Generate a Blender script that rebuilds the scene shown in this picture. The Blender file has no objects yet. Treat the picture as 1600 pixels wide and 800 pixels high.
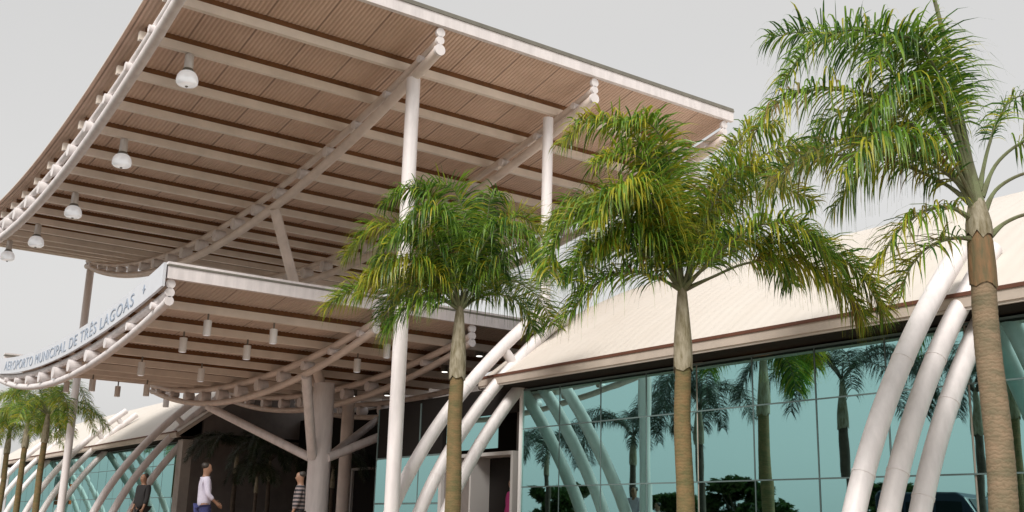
import bpy, math, random
from mathutils import Vector, Matrix

R = math.radians
scene = bpy.context.scene
COL = scene.collection

# ------------------------------------------------------------------ camera
cam_data = bpy.data.cameras.new('camera')
cam = bpy.data.objects.new('camera', cam_data)
COL.objects.link(cam)
cam_data.sensor_width = 36.0
cam_data.lens = 37.98
cam_data.clip_start = 0.05
cam_data.clip_end = 3000
right = Vector((0.57866, 0.81519, 0.02511))
up = Vector((0.18672, -0.16238, 0.96890))
back = Vector((0.79391, -0.55597, -0.24617))
m = Matrix.Identity(4)
for i, v in enumerate((right, up, back)):
    for j in range(3):
        m[j][i] = v[j]
m.translation = Vector((0, 0, 0.75))
cam.matrix_world = m
scene.camera = cam

# ------------------------------------------------------------------ world, sun, exposure
SUN_EL, SUN_AZ = 42, 148          # elevation, compass azimuth (from +Y towards +X)
world = bpy.data.worlds.new("World")
scene.world = world
world.use_nodes = True
wn, wl = world.node_tree.nodes, world.node_tree.links
wn.clear()
w_out = wn.new('ShaderNodeOutputWorld')
sky = wn.new('ShaderNodeTexSky')
sky.sky_type = 'NISHITA'
sky.sun_disc = False
sky.sun_elevation = R(SUN_EL)
sky.sun_rotation = R(SUN_AZ)
sky.dust_density = 4.0
hs = wn.new('ShaderNodeHueSaturation')
hs.inputs['Saturation'].default_value = 0.1
b1 = wn.new('ShaderNodeBackground')
b1.inputs['Strength'].default_value = 0.05
b2 = wn.new('ShaderNodeBackground')            # the even cloud layer
b2.inputs['Color'].default_value = (1.0, 0.985, 0.965, 1)
b2.inputs['Strength'].default_value = 0.545
addw = wn.new('ShaderNodeAddShader')
wl.new(sky.outputs[0], hs.inputs['Color'])
wl.new(hs.outputs[0], b1.inputs['Color'])
wtc = wn.new('ShaderNodeTexCoord')
wnz = wn.new('ShaderNodeTexNoise')
wnz.inputs['Scale'].default_value = 2.2
wnz.inputs['Detail'].default_value = 5
wrp = wn.new('ShaderNodeValToRGB')
wrp.color_ramp.elements[0].position = 0.3
wrp.color_ramp.elements[0].color = (0.95, 0.945, 0.935, 1)
wrp.color_ramp.elements[1].position = 0.7
wrp.color_ramp.elements[1].color = (1.03, 1.01, 0.985, 1)
wl.new(wtc.outputs['Generated'], wnz.inputs['Vector'])
wl.new(wnz.outputs['Fac'], wrp.inputs['Fac'])
wl.new(wrp.outputs['Color'], b2.inputs['Color'])
wl.new(b1.outputs[0], addw.inputs[0])
wl.new(b2.outputs[0], addw.inputs[1])
wl.new(addw.outputs[0], w_out.inputs['Surface'])

sd = bpy.data.lights.new('sun', 'SUN')
sd.energy = 3.2
sd.angle = R(20)
sd.color = (1.0, 0.95, 0.88)
sun = bpy.data.objects.new('sun', sd)
COL.objects.link(sun)
az = R(SUN_AZ)
sdir = Vector((math.sin(az) * math.cos(R(SUN_EL)), math.cos(az) * math.cos(R(SUN_EL)), math.sin(R(SUN_EL))))
sun.rotation_euler = sdir.to_track_quat('Z', 'Y').to_euler()
sun.location = (0, 0, 40)

scene.view_settings.view_transform = 'Standard'
scene.view_settings.look = 'None'
scene.view_settings.exposure = 0.0
scene.view_settings.gamma = 1.0
scene.view_settings.use_curve_mapping = False
scene.render.resolution_x = 1024
scene.render.resolution_y = 512
scene.cycles.max_bounces = 8


# ------------------------------------------------------------------ helpers
def root_loc(o):
    while o.parent is not None:
        o = o.parent
    return o.location.copy()


class MB:
    """collects shapes in world coordinates; build() links them as ONE mesh object"""

    def __init__(self):
        self.v, self.f, self.mi = [], [], []

    def add(self, vs, fs, mi=0):
        b = len(self.v)
        self.v += [tuple(p) for p in vs]
        self.f += [tuple(b + i for i in f) for f in fs]
        self.mi += [mi] * len(fs)
        return self

    def box(self, x0, x1, y0, y1, z0, z1, mi=0):
        vs = [(x, y, z) for z in (z0, z1) for y in (y0, y1) for x in (x0, x1)]
        return self.add(vs, [(0, 2, 3, 1), (4, 5, 7, 6), (0, 1, 5, 4), (2, 6, 7, 3), (0, 4, 6, 2), (1, 3, 7, 5)], mi)

    def tube(self, pts, rad, n=12, caps=True, mi=0):
        pts = [Vector(p) for p in pts]
        if not hasattr(rad, '__len__'):
            rad = [rad] * len(pts)
        ref = None
        vs, fs = [], []
        for i, p in enumerate(pts):
            t = (pts[min(i + 1, len(pts) - 1)] - pts[max(i - 1, 0)]).normalized()
            if ref is None:
                ref = t.orthogonal().normalized()
            ref = (ref - t * ref.dot(t)).normalized()
            bi = t.cross(ref)
            for k in range(n):
                a = 2 * math.pi * k / n
                vs.append(p + (ref * math.cos(a) + bi * math.sin(a)) * rad[i])
        for i in range(len(pts) - 1):
            for k in range(n):
                a, b = i * n + k, i * n + (k + 1) % n
                fs.append((a, b, b + n, a + n))
        if caps:
            fs.append(tuple(range(n - 1, -1, -1)))
            o = (len(pts) - 1) * n
            fs.append(tuple(o + k for k in range(n)))
        return self.add(vs, fs, mi)

    def lathe(self, c, prof, n=16, mi=0):
        vs, fs = [], []
        for r, z in prof:
            for k in range(n):
                a = 2 * math.pi * k / n
                vs.append((c[0] + r * math.cos(a), c[1] + r * math.sin(a), c[2] + z))
        for i in range(len(prof) - 1):
            for k in range(n):
                a, b = i * n + k, i * n + (k + 1) % n
                fs.append((a, b, b + n, a + n))
        fs.append(tuple(range(n - 1, -1, -1)))
        o = (len(prof) - 1) * n
        fs.append(tuple(o + k for k in range(n)))
        return self.add(vs, fs, mi)

    def prism(self, prof, axis, a0, a1, mi=0):
        """closed 2D outline swept along an axis: 'y' (prof = x,z) or 'x' (prof = y,z)"""
        n = len(prof)
        def P(p, a):
            return (p[0], a, p[1]) if axis == 'y' else (a, p[0], p[1])
        vs = [P(p, a0) for p in prof] + [P(p, a1) for p in prof]
        fs = [(i, (i + 1) % n, n + (i + 1) % n, n + i) for i in range(n)]
        fs += [tuple(range(n - 1, -1, -1)), tuple(range(n, 2 * n))]
        return self.add(vs, fs, mi)

    def build(self, name, mat, parent=None, smooth=False, angle=40):
        off = root_loc(parent) if parent is not None else Vector((0, 0, 0))
        me = bpy.data.meshes.new(name)
        me.from_pydata([(p[0] - off.x, p[1] - off.y, p[2] - off.z) for p in self.v], [], self.f)
        mats = mat if isinstance(mat, (list, tuple)) else [mat]
        for mm in mats:
            me.materials.append(mm)
        if len(mats) > 1:
            me.polygons.foreach_set('material_index', self.mi)
        if smooth:
            me.polygons.foreach_set('use_smooth', [True] * len(me.polygons))
            me.set_sharp_from_angle(angle=R(angle))
        me.update()
        o = bpy.data.objects.new(name, me)
        COL.objects.link(o)
        if parent is not None:
            o.parent = parent
        return o


def tag(o, label=None, cat=None, group=None, kind=None):
    if label: o['label'] = label
    if cat: o['category'] = cat
    if group: o['group'] = group
    if kind: o['kind'] = kind
    return o


def thing(name, label, cat, loc=(0, 0, 0), group=None):
    o = bpy.data.objects.new(name, None)
    o.empty_display_size = 0.2
    COL.objects.link(o)
    o.location = loc
    return tag(o, label, cat, group)


def copy_tree(o, parent=None):
    c = o.copy()
    COL.objects.link(c)
    c.parent = parent
    for ch in list(o.children):
        copy_tree(ch, c)
    return c


# ------------------------------------------------------------------ materials
def mat(name, col, rough=0.6, metal=0.0, spec=0.5, noise=0.0, nscale=3.0, bump=0.0, bscale=40.0, col2=None, stretch=None, sub=None):
    mt = bpy.data.materials.new(name)
    mt.use_nodes = True
    nt = mt.node_tree
    bs = nt.nodes['Principled BSDF']
    bs.inputs['Roughness'].default_value = rough
    bs.inputs['Metallic'].default_value = metal
    bs.inputs['Specular IOR Level'].default_value = spec
    bs.inputs['Base Color'].default_value = (*col, 1)
    tc = nt.nodes.new('ShaderNodeTexCoord')
    src = tc.outputs['Object']
    if stretch:
        mp = nt.nodes.new('ShaderNodeMapping')
        mp.inputs['Scale'].default_value = stretch
        nt.links.new(src, mp.inputs[0])
        src = mp.outputs[0]
    if noise or col2:
        nz = nt.nodes.new('ShaderNodeTexNoise')
        nz.inputs['Scale'].default_value = nscale
        nz.inputs['Detail'].default_value = 6
        nz.inputs['Roughness'].default_value = 0.65
        nt.links.new(src, nz.inputs['Vector'])
        rp = nt.nodes.new('ShaderNodeValToRGB')
        c2 = col2 or tuple(c * (1 - noise) for c in col)
        rp.color_ramp.elements[0].position = 0.35
        rp.color_ramp.elements[0].color = (*c2, 1)
        rp.color_ramp.elements[1].position = 0.62
        rp.color_ramp.elements[1].color = (*col, 1)
        nt.links.new(nz.outputs['Fac'], rp.inputs['Fac'])
        nt.links.new(rp.outputs['Color'], bs.inputs['Base Color'])
    if bump:
        nb = nt.nodes.new('ShaderNodeTexNoise')
        nb.inputs['Scale'].default_value = bscale
        nb.inputs['Detail'].default_value = 4
        nt.links.new(src, nb.inputs['Vector'])
        bp = nt.nodes.new('ShaderNodeBump')
        bp.inputs['Strength'].default_value = bump
        bp.inputs['Distance'].default_value = 0.02
        nt.links.new(nb.outputs['Fac'], bp.inputs['Height'])
        nt.links.new(bp.outputs['Normal'], bs.inputs['Normal'])
    return mt


M = {}
M['white'] = mat('white_paint', (0.80, 0.755, 0.755), 0.45, noise=0.16, nscale=2.2, bump=0.05, bscale=25, stretch=(2.5, 2.5, 0.5))
M['truss'] = mat('truss_paint', (0.76, 0.66, 0.60), 0.5, noise=0.18, nscale=1.8, bump=0.05)
M['purlin'] = mat('purlin_paint', (0.88, 0.80, 0.72), 0.55, noise=0.15, nscale=1.2)
M['gap_shade'] = mat('gap_shade_brown', (0.19, 0.085, 0.032), 0.8, noise=0.3, nscale=4)  # brown standing in for the shadow line between purlin and sheet
M['sheet'] = mat('canopy_sheet', (0.70, 0.52, 0.42), 0.6, col2=(0.57, 0.41, 0.32), nscale=0.6)
M['lowsheet'] = mat('low_canopy_sheet', (0.60, 0.49, 0.42), 0.6, col2=(0.50, 0.41, 0.35), nscale=0.6)


def seams(mt, step, width):
    nt = mt.node_tree
    bs = nt.nodes['Principled BSDF']
    src = bs.inputs['Base Color'].links[0].from_socket
    tc = nt.nodes.new('ShaderNodeTexCoord')
    sp = nt.nodes.new('ShaderNodeSeparateXYZ')
    nt.links.new(tc.outputs['Object'], sp.inputs[0])
    md = nt.nodes.new('ShaderNodeMath'); md.operation = 'PINGPONG'
    md.inputs[1].default_value = step / 2
    nt.links.new(sp.outputs['Y'], md.inputs[0])
    lt_ = nt.nodes.new('ShaderNodeMath'); lt_.operation = 'LESS_THAN'
    lt_.inputs[1].default_value = width
    nt.links.new(md.outputs[0], lt_.inputs[0])
    ml = nt.nodes.new('ShaderNodeMath'); ml.operation = 'MULTIPLY'
    ml.inputs[1].default_value = 0.45
    nt.links.new(lt_.outputs[0], ml.inputs[0])
    mx = nt.nodes.new('ShaderNodeMixRGB')
    mx.inputs['Color2'].default_value = (0.10, 0.06, 0.04, 1)
    nt.links.new(ml.outputs[0], mx.inputs['Fac'])
    nt.links.new(src, mx.inputs['Color1'])
    nt.links.new(mx.outputs['Color'], bs.inputs['Base Color'])


seams(M['sheet'], 1.02, 0.014)
seams(M['lowsheet'], 1.1, 0.012)
M['gutter'] = mat('gutter_grey', (0.20, 0.19, 0.16), 0.6, noise=0.2)
M['roof'] = mat('roof_cream', (0.625, 0.58, 0.53), 0.55, col2=(0.585, 0.535, 0.48), nscale=0.7, stretch=(1.0, 0.25, 0.25))
M['eave'] = mat('eave_brown', (0.13, 0.05, 0.03), 0.6, noise=0.2)
M['fascia'] = mat('fascia_beige', (0.50, 0.43, 0.37), 0.6, noise=0.15)
M['dark'] = mat('shaded_interior', (0.018, 0.016, 0.015), 0.9, spec=0.1)  # near black: the shade of the recess is put into the colour
M['soffit'] = mat('soffit_shade', (0.03, 0.025, 0.022), 0.9, spec=0.1)  # shade under eave and flat roof painted into the colour
M['greywall'] = mat('grey_wall', (0.17, 0.15, 0.14), 0.8, noise=0.2, nscale=2)
M['palewall'] = mat('pale_grey_wall', (0.42, 0.39, 0.36), 0.8, noise=0.25, nscale=1.2)
M['frame'] = mat('door_frame_grey', (0.42, 0.41, 0.40), 0.5)
M['mullion'] = mat('mullion', (0.12, 0.18, 0.18), 0.5)
M['whiteframe'] = mat('white_frame', (0.8, 0.8, 0.8), 0.5)
M['sign'] = mat('sign_panel', (0.64, 0.665, 0.715), 0.5, noise=0.06, nscale=2)
M['letters'] = mat('sign_letters', (0.27, 0.33, 0.42), 0.5, col2=(0.40, 0.45, 0.53), nscale=3)
M['pave'] = mat('plaza_paving', (0.46, 0.335, 0.265), 0.85, col2=(0.38, 0.27, 0.21), nscale=1.3, bump=0.2, bscale=60)
M['road'] = mat('road_asphalt', (0.055, 0.053, 0.052), 0.9, noise=0.3, nscale=8, bump=0.3, bscale=90)
M['soil'] = mat('ground_soil', (0.36, 0.25, 0.17), 0.95, col2=(0.20, 0.19, 0.09), nscale=0.3, bump=0.3)
M['kerb'] = mat('kerb_concrete', (0.42, 0.40, 0.37), 0.85, noise=0.2)
M['paint'] = mat('road_paint', (0.75, 0.73, 0.66), 0.7, noise=0.25, nscale=10)
M['grass'] = mat('grass', (0.07, 0.12, 0.03), 0.9, col2=(0.045, 0.075, 0.02), nscale=6)
M['lampmetal'] = mat('lamp_metal', (0.62, 0.60, 0.58), 0.35, metal=0.3)
M['cyl'] = mat('downlight_grey', (0.88, 0.87, 0.86), 0.35)


def leaf_mat(name, c1, c2, trans=0.42):
    mt = bpy.data.materials.new(name)
    mt.use_nodes = True
    nt = mt.node_tree
    nt.nodes.clear()
    out = nt.nodes.new('ShaderNodeOutputMaterial')
    tc = nt.nodes.new('ShaderNodeTexCoord')
    nz = nt.nodes.new('ShaderNodeTexNoise')
    nz.inputs['Scale'].default_value = 2.6
    nz.inputs['Detail'].default_value = 5
    nt.links.new(tc.outputs['Object'], nz.inputs['Vector'])
    rp = nt.nodes.new('ShaderNodeValToRGB')
    rp.color_ramp.elements[0].position = 0.36
    rp.color_ramp.elements[0].color = (*c2, 1)
    rp.color_ramp.elements[1].position = 0.64
    rp.color_ramp.elements[1].color = (*c1, 1)
    nt.links.new(nz.outputs['Fac'], rp.inputs['Fac'])
    pb = nt.nodes.new('ShaderNodeBsdfPrincipled')
    pb.inputs['Roughness'].default_value = 0.36
    pb.inputs['Specular IOR Level'].default_value = 0.5
    nt.links.new(rp.outputs['Color'], pb.inputs['Base Color'])
    tr = nt.nodes.new('ShaderNodeBsdfTranslucent')
    nt.links.new(rp.outputs['Color'], tr.inputs['Color'])
    mx = nt.nodes.new('ShaderNodeMixShader')
    mx.inputs[0].default_value = trans
    nt.links.new(pb.outputs[0], mx.inputs[1])
    nt.links.new(tr.outputs[0], mx.inputs[2])
    nt.links.new(mx.outputs[0], out.inputs['Surface'])
    return mt


M['leaf_a'] = leaf_mat('leaf_green', (0.23, 0.37, 0.036), (0.115, 0.24, 0.025))
M['leaf_b'] = leaf_mat('leaf_dark_green', (0.075, 0.18, 0.028), (0.035, 0.10, 0.018))
M['leaf_c'] = leaf_mat('leaf_yellow_green', (0.50, 0.44, 0.036), (0.30, 0.34, 0.030))
M['leaf_d'] = leaf_mat('leaf_dry_brown', (0.26, 0.17, 0.06), (0.19, 0.20, 0.05))
M['leaf_e'] = leaf_mat('leaf_shade_green', (0.018, 0.042, 0.010), (0.008, 0.020, 0.006), 0.1)  # leaf colour darkened to carry the shaded side of these palms
M['rachis'] = mat('rachis', (0.16, 0.19, 0.09), 0.6, col2=(0.10, 0.09, 0.05), nscale=5)
M['shaft'] = mat('crownshaft', (0.33, 0.295, 0.22), 0.75, col2=(0.15, 0.125, 0.065), nscale=8, stretch=(3, 3, 0.7), bump=0.3, bscale=12)
M['husk'] = mat('husk_brown', (0.22, 0.125, 0.060), 0.85, col2=(0.12, 0.10, 0.05), nscale=7, stretch=(3, 3, 0.6), bump=0.5, bscale=14)
M['tree_leaf'] = leaf_mat('tree_leaf', (0.05, 0.085, 0.025), (0.025, 0.05, 0.015))
M['bark'] = mat('tree_bark', (0.10, 0.075, 0.055), 0.9, noise=0.4, nscale=6, bump=0.5)


def trunk_mat(name, c1, c2, ring=7.0):
    mt = mat(name, c1, 0.85, col2=c2, nscale=5, stretch=(1, 1, 2.2))
    nt = mt.node_tree
    bs = nt.nodes['Principled BSDF']
    tc = nt.nodes.new('ShaderNodeTexCoord')
    wv = nt.nodes.new('ShaderNodeTexWave')
    wv.bands_direction = 'Z'
    wv.inputs['Scale'].default_value = ring
    wv.inputs['Distortion'].default_value = 7.0
    wv.inputs['Detail'].default_value = 3
    wv.inputs['Detail Scale'].default_value = 2.5
    nt.links.new(tc.outputs['Object'], wv.inputs['Vector'])
    src = bs.inputs['Base Color'].links[0].from_socket
    rp = nt.nodes.new('ShaderNodeValToRGB')
    rp.color_ramp.elements[0].position = 0.0
    rp.color_ramp.elements[0].color = (0.60, 0.57, 0.52, 1)
    rp.color_ramp.elements[1].position = 0.35
    rp.color_ramp.elements[1].color = (1, 1, 1, 1)
    nt.links.new(wv.outputs['Fac'], rp.inputs['Fac'])
    mx = nt.nodes.new('ShaderNodeMixRGB')
    mx.blend_type = 'MULTIPLY'
    mx.inputs['Fac'].default_value = 0.5
    nt.links.new(src, mx.inputs['Color1'])
    nt.links.new(rp.outputs['Color'], mx.inputs['Color2'])
    nt.links.new(mx.outputs['Color'], bs.inputs['Base Color'])
    bp = nt.nodes.new('ShaderNodeBump')
    bp.inputs['Strength'].default_value = 0.2
    bp.inputs['Distance'].default_value = 0.01
    nt.links.new(wv.outputs['Fac'], bp.inputs['Height'])
    nt.links.new(bp.outputs['Normal'], bs.inputs['Normal'])
    return mt


M['trunk_olive'] = trunk_mat('palm_trunk_olive', (0.205, 0.135, 0.060), (0.115, 0.105, 0.042), 8)
M['trunk_brown'] = trunk_mat('palm_trunk_brown', (0.25, 0.18, 0.115), (0.145, 0.125, 0.075), 8)


def glass_mat():
    mt = bpy.data.materials.new('teal_mirror_glass')
    mt.use_nodes = True
    nt = mt.node_tree
    nt.nodes.clear()
    out = nt.nodes.new('ShaderNodeOutputMaterial')
    gl = nt.nodes.new('ShaderNodeBsdfGlossy')
    gl.inputs['Color'].default_value = (0.37, 0.65, 0.635, 1)
    gl.inputs['Roughness'].default_value = 0.012
    tr = nt.nodes.new('ShaderNodeBsdfTransparent')
    tr.inputs['Color'].default_value = (0.35, 0.60, 0.58, 1)
    mx = nt.nodes.new('ShaderNodeMixShader')
    mx.inputs[0].default_value = 0.08
    nt.links.new(gl.outputs[0], mx.inputs[1])
    nt.links.new(tr.outputs[0], mx.inputs[2])
    tc = nt.nodes.new('ShaderNodeTexCoord')
    nz = nt.nodes.new('ShaderNodeTexNoise')
    nz.inputs['Scale'].default_value = 0.7
    nt.links.new(tc.outputs['Object'], nz.inputs['Vector'])
    bp = nt.nodes.new('ShaderNodeBump')
    bp.inputs['Strength'].default_value = 0.10
    bp.inputs['Distance'].default_value = 0.02
    nt.links.new(nz.outputs['Fac'], bp.inputs['Height'])
    nt.links.new(bp.outputs['Normal'], gl.inputs['Normal'])
    nt.links.new(mx.outputs[0], out.inputs['Surface'])
    return mt


M['glass'] = glass_mat()


def emit_mat(name, col, strength):
    mt = bpy.data.materials.new(name)
    mt.use_nodes = True
    bs = mt.node_tree.nodes['Principled BSDF']
    bs.inputs['Base Color'].default_value = (*col, 1)
    bs.inputs['Emission Color'].default_value = (*col, 1)
    bs.inputs['Emission Strength'].default_value = strength
    return mt


M['warm_lamp'] = emit_mat('warm_lamp_glow', (1.0, 0.45, 0.12), 9.0)


def lampglass():
    mt = mat('prismatic_lamp_glass', (0.86, 0.87, 0.88), 0.12, spec=0.8)
    nt = mt.node_tree
    bs = nt.nodes['Principled BSDF']
    bs.inputs['Emission Color'].default_value = (0.95, 0.97, 1.0, 1)
    bs.inputs['Emission Strength'].default_value = 0.28
    bs.inputs['Transmission Weight'].default_value = 0.2
    bs.inputs['Subsurface Weight'].default_value = 0.0
    return mt


M['lampglass'] = lampglass()

# ------------------------------------------------------------------ ground
b = MB(); b.add([(-900, -900, 0), (900, -900, 0), (900, 900, 0), (-900, 900, 0)], [(0, 1, 2, 3)])
tag(b.build('ground', M['soil']), kind='structure')
b = MB(); b.add([(-200, -9, 0.004), (120, -9, 0.004), (120, 4.4, 0.004), (-200, 4.4, 0.004)], [(0, 1, 2, 3)])
tag(b.build('road', M['road']), kind='structure')
b = MB()
for k in range(-30, 18):
    b.add([(k * 6, -2.36, 0.008), (k * 6 + 3, -2.36, 0.008), (k * 6 + 3, -2.24, 0.008), (k * 6, -2.24, 0.008)], [(0, 1, 2, 3)])
tag(b.build('road_markings', M['paint']), kind='structure')
b = MB(); b.box(-200, 120, 4.4, 4.6, 0, 0.16)
tag(b.build('kerb', M['kerb']), kind='structure')
b = MB(); b.box(-200, 120, 4.602, 40, 0, 0.15)
tag(b.build('plaza_pavement', M['pave']), kind='structure')
rng = random.Random(3)
b = MB()
for (x0, x1) in ((-17, 12), (-75, -41)):
    b.add([(x0, 8.7, 0.154), (x1, 8.7, 0.154), (x1, 9.65, 0.154), (x0, 9.65, 0.154)], [(0, 1, 2, 3)])
    for k in range(int((x1 - x0) * 90)):
        x, y = rng.uniform(x0, x1), rng.uniform(8.7, 9.65)
        h, a = rng.uniform(0.04, 0.1), rng.uniform(0, 6.28)
        dx, dy = 0.012 * math.cos(a), 0.012 * math.sin(a)
        b.add([(x - dx, y - dy, 0.155), (x + dx, y + dy, 0.155), (x + rng.uniform(-.03, .03), y + rng.uniform(-.03, .03), 0.155 + h)], [(0, 1, 2)])
tag(b.build('grass', M['grass']), kind='stuff')

# ------------------------------------------------------------------ terminal wings
YG = 13.0                      # glass plane
ZG0, ZG1 = 0.45, 3.54


def roof_z(y):
    d = y - 12.4
    return 3.78 + 0.80 * d - 0.045 * d * d


def wing(label, x0, x1, gx0, bays, group='glazed wings of the terminal', side_at=None):
    """x0..x1 roof extent; gx0 list of bay edges"""
    t = thing('terminal_wing', label, 'building', ((x0 + x1) / 2, 18, 0.15), group)
    # ribbed curved roof: closed slab
    rb = MB()
    NX = int((x1 - x0) / 0.0625)
    NY = 22
    per = 0.25
    ys = [12.36 + (33.6 - 12.36) * (j / NY) for j in range(NY + 1)]
    vs, fs = [], []
    for i in range(NX + 1):
        x = x0 + (x1 - x0) * i / NX
        ph = (i % 4)
        h = 0.005 if ph in (1, 2) else 0.0
        for y in ys:
            vs.append((x, y, roof_z(y) + h))
    n = NY + 1
    for i in range(NX):
        for j in range(NY):
            fs.append((i * n + j, (i + 1) * n + j, (i + 1) * n + j + 1, i * n + j + 1))
    rb.add(vs, fs)
    rb.build('roof', M['roof'], t)
    rb = MB()
    prof = [(y, roof_z(y) - 0.02) for y in ys] + [(y, roof_z(y) - 0.16) for y in reversed(ys)]
    rb.prism(prof, 'x', x0 + 0.01, x1 - 0.01)
    rb.build('roof_deck', M['roof'], t)
    b = MB(); b.box(x0, x1, 12.31, 12.36, 3.765, 3.815)
    b.build('eave_trim', M['eave'], t)
    b = MB(); b.box(x0, x1, 12.33, 12.42, 3.625, 3.765)
    b.box(x0, x1, 12.42, 12.50, 3.61, 3.64)
    b.build('fascia', M['fascia'], t)
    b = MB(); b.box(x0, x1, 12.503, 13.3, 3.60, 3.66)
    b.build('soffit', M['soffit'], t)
    # plinth
    b = MB(); b.box(bays[0], bays[-1], YG - 0.08, YG + 0.16, 0.15, ZG0)
    b.build('plinth', M['greywall'], t)
    rg = random.Random(int(abs(x0) * 10))
    for k in range(len(bays) - 1):
        a, c = bays[k], bays[k + 1]
        w = c - a
        nc = max(1, round(w / 1.24))
        g, f = MB(), MB()
        zr = [ZG0, 1.60, 2.76, ZG1]
        for i in range(nc):
            xa, xc = a + w * i / nc + 0.018, a + w * (i + 1) / nc - 0.018
            for j in range(3):
                za, zc = zr[j] + 0.012, zr[j + 1] - 0.012
                tx, tz = rg.uniform(-.003, .003), rg.uniform(-.003, .003)
                def yy(x, z):
                    return YG + tx * (x - (xa + xc) / 2) + tz * (z - (za + zc) / 2)
                q = [(xa, yy(xa, za), za), (xc, yy(xc, za), za), (xc, yy(xc, zc), zc), (xa, yy(xa, zc), zc)]
                q2 = [(p[0], p[1] + 0.012, p[2]) for p in q]
                g.add(q + q2, [(0, 1, 2, 3), (7, 6, 5, 4), (0, 4, 5, 1), (1, 5, 6, 2), (2, 6, 7, 3), (3, 7, 4, 0)])
        for i in range(1, nc):
            x = a + w * i / nc
            f.box(x - 0.009, x + 0.009, YG - 0.004, YG + 0.05, ZG0, ZG1)
        for z in zr[1:3]:
            f.box(a, c, YG - 0.003, YG + 0.048, z - 0.011, z + 0.011)
        f.box(a, c, YG - 0.006, YG + 0.06, ZG1 - 0.005, ZG1 + 0.027)
        f.box(a, c, YG - 0.006, YG + 0.06, ZG0 + 0.0, ZG0 + 0.03)
        w_ = g.build('window', M['glass'], t)
        f.build('frame', M['mullion'], w_)
    for k, x in enumerate(bays):
        b = MB(); b.box(x - 0.1, x + 0.1, YG + 0.02, YG + 0.22, ZG0, 3.585)
        b.build('pillar', M['fascia'], t)
    # interior and rear
    b = MB(); b.box(x0 + .02, x1 - .02, 13.3, 33, 0.152, 0.20)
    b.build('interior_floor', M['greywall'], t)
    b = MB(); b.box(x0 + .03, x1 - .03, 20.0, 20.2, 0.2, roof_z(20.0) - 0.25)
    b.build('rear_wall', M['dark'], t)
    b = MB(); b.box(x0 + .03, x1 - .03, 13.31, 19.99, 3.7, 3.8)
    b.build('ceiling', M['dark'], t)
    b = MB(); b.box(x0 + .03, x1 - .03, 32.6, 32.8, 0.2, roof_z(32.6) - 0.18)
    b.build('back_wall', M['fascia'], t)
    for xs in ([x0 + 0.05, x1 - 0.25]):
        ys2 = [13.3 + (32.6 - 13.3) * j / 16 for j in range(17)]
        prof = [(y, roof_z(y) - 0.17) for y in ys2] + [(32.6, 0.2), (13.3, 0.2)]
        b = MB(); b.prism(prof, 'x', xs, xs + 0.2)
        b.build('end_wall', M['greywall'], t)
    return t


wr = wing('right wing of the terminal with teal mirror glass under a cream curved roof', -18.7, 8.0, None,
          [-18.05, -13.05, -8.08, -3.1, 1.9, 6.9])
wlft = wing('left wing of the terminal beyond the entrance with teal glass and cream roof', -70.0, -37.6, None,
            [-68.2, -63.2, -58.2, -53.2, -48.2, -43.2, -38.3])
b = MB(); b.box(-18.11, -18.02, YG - 0.03, YG + 0.015, ZG0, 3.583)
b.build('corner_post', M['whiteframe'], wr)

# ------------------------------------------------------------------ entrance hall between the wings
hall = thing('entrance_hall', 'dark recessed entrance hall behind the tree column with glass doors', 'building', (-28, 16.8, 0.15))
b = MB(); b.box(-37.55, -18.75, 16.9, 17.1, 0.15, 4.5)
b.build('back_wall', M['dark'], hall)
b = MB(); b.box(-38.16, -37.62, 12.6, 12.95, 0.15, 3.54)
b.build('pillar', M['palewall'], hall)
b = MB(); b.box(-38.05, -37.6, 12.96, 16.89, 0.15, 3.6)
b.build('side_wall', M['greywall'], hall)
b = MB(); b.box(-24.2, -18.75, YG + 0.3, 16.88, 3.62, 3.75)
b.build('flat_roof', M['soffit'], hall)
b = MB(); b.box(-37.5, -18.75, 17.12, 30, 4.4, 4.6)
b.build('rear_roof', M['roof'], hall)
# front glazing beside the door portal
g, f = MB(), MB()
for i in range(3):
    xa = -24.2 + i * 1.03
    for (za, zc) in ((0.2, 1.28), (1.32, 2.36)):
        g.box(xa + .02, xa + 1.01, YG, YG + .012, za, zc)
    f.box(xa - .02, xa + .02, YG - .004, YG + .05, 0.15, 3.6)
f.box(-24.2, -21.15, YG - .003, YG + .048, 1.285, 1.315)
f.box(-24.2, -21.15, YG - .003, YG + .048, 2.36, 2.40)
w_ = g.build('window', M['glass'], hall)
f.build('frame', M['mullion'], w_)
g = MB(); g.box(-20.95, -18.9, YG, YG + .012, 2.42, 3.12)
g.build('transom_window', M['glass'], hall)
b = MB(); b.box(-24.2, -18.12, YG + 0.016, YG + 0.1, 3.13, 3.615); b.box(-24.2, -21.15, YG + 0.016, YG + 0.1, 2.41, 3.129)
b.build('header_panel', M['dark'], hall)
# portal with grey side panel
b = MB()
b.box(-21.12, -21.0, YG - .06, YG + .5, 0.15, 2.32)
b.box(-19.86, -19.80, YG - .06, YG + .5, 0.15, 2.26)
b.box(-18.34, -18.26, YG - .06, YG + .5, 0.15, 2.26)
b.box(-20.998, -18.26, YG - .062, YG + .5, 2.262, 2.335)
b.build('door_frame', M['frame'], hall)
b = MB(); b.box(-20.99, -19.87, YG + .02, YG + .08, 0.15, 2.255)
b.build('side_panel', M['greywall'], hall)
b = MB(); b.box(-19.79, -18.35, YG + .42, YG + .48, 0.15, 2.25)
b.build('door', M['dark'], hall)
# inner door frame on the back wall
b = MB()
b.box(-33.05, -32.95, 16.82, 16.897, 0.15, 2.62); b.box(-30.35, -30.25, 16.82, 16.897, 0.15, 2.62)
b.box(-32.949, -31.75, 16.82, 16.897, 2.55, 2.63); b.box(-31.55, -30.351, 16.82, 16.897, 2.55, 2.63)
b.build('inner_door_frame', M['frame'], hall)

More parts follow.
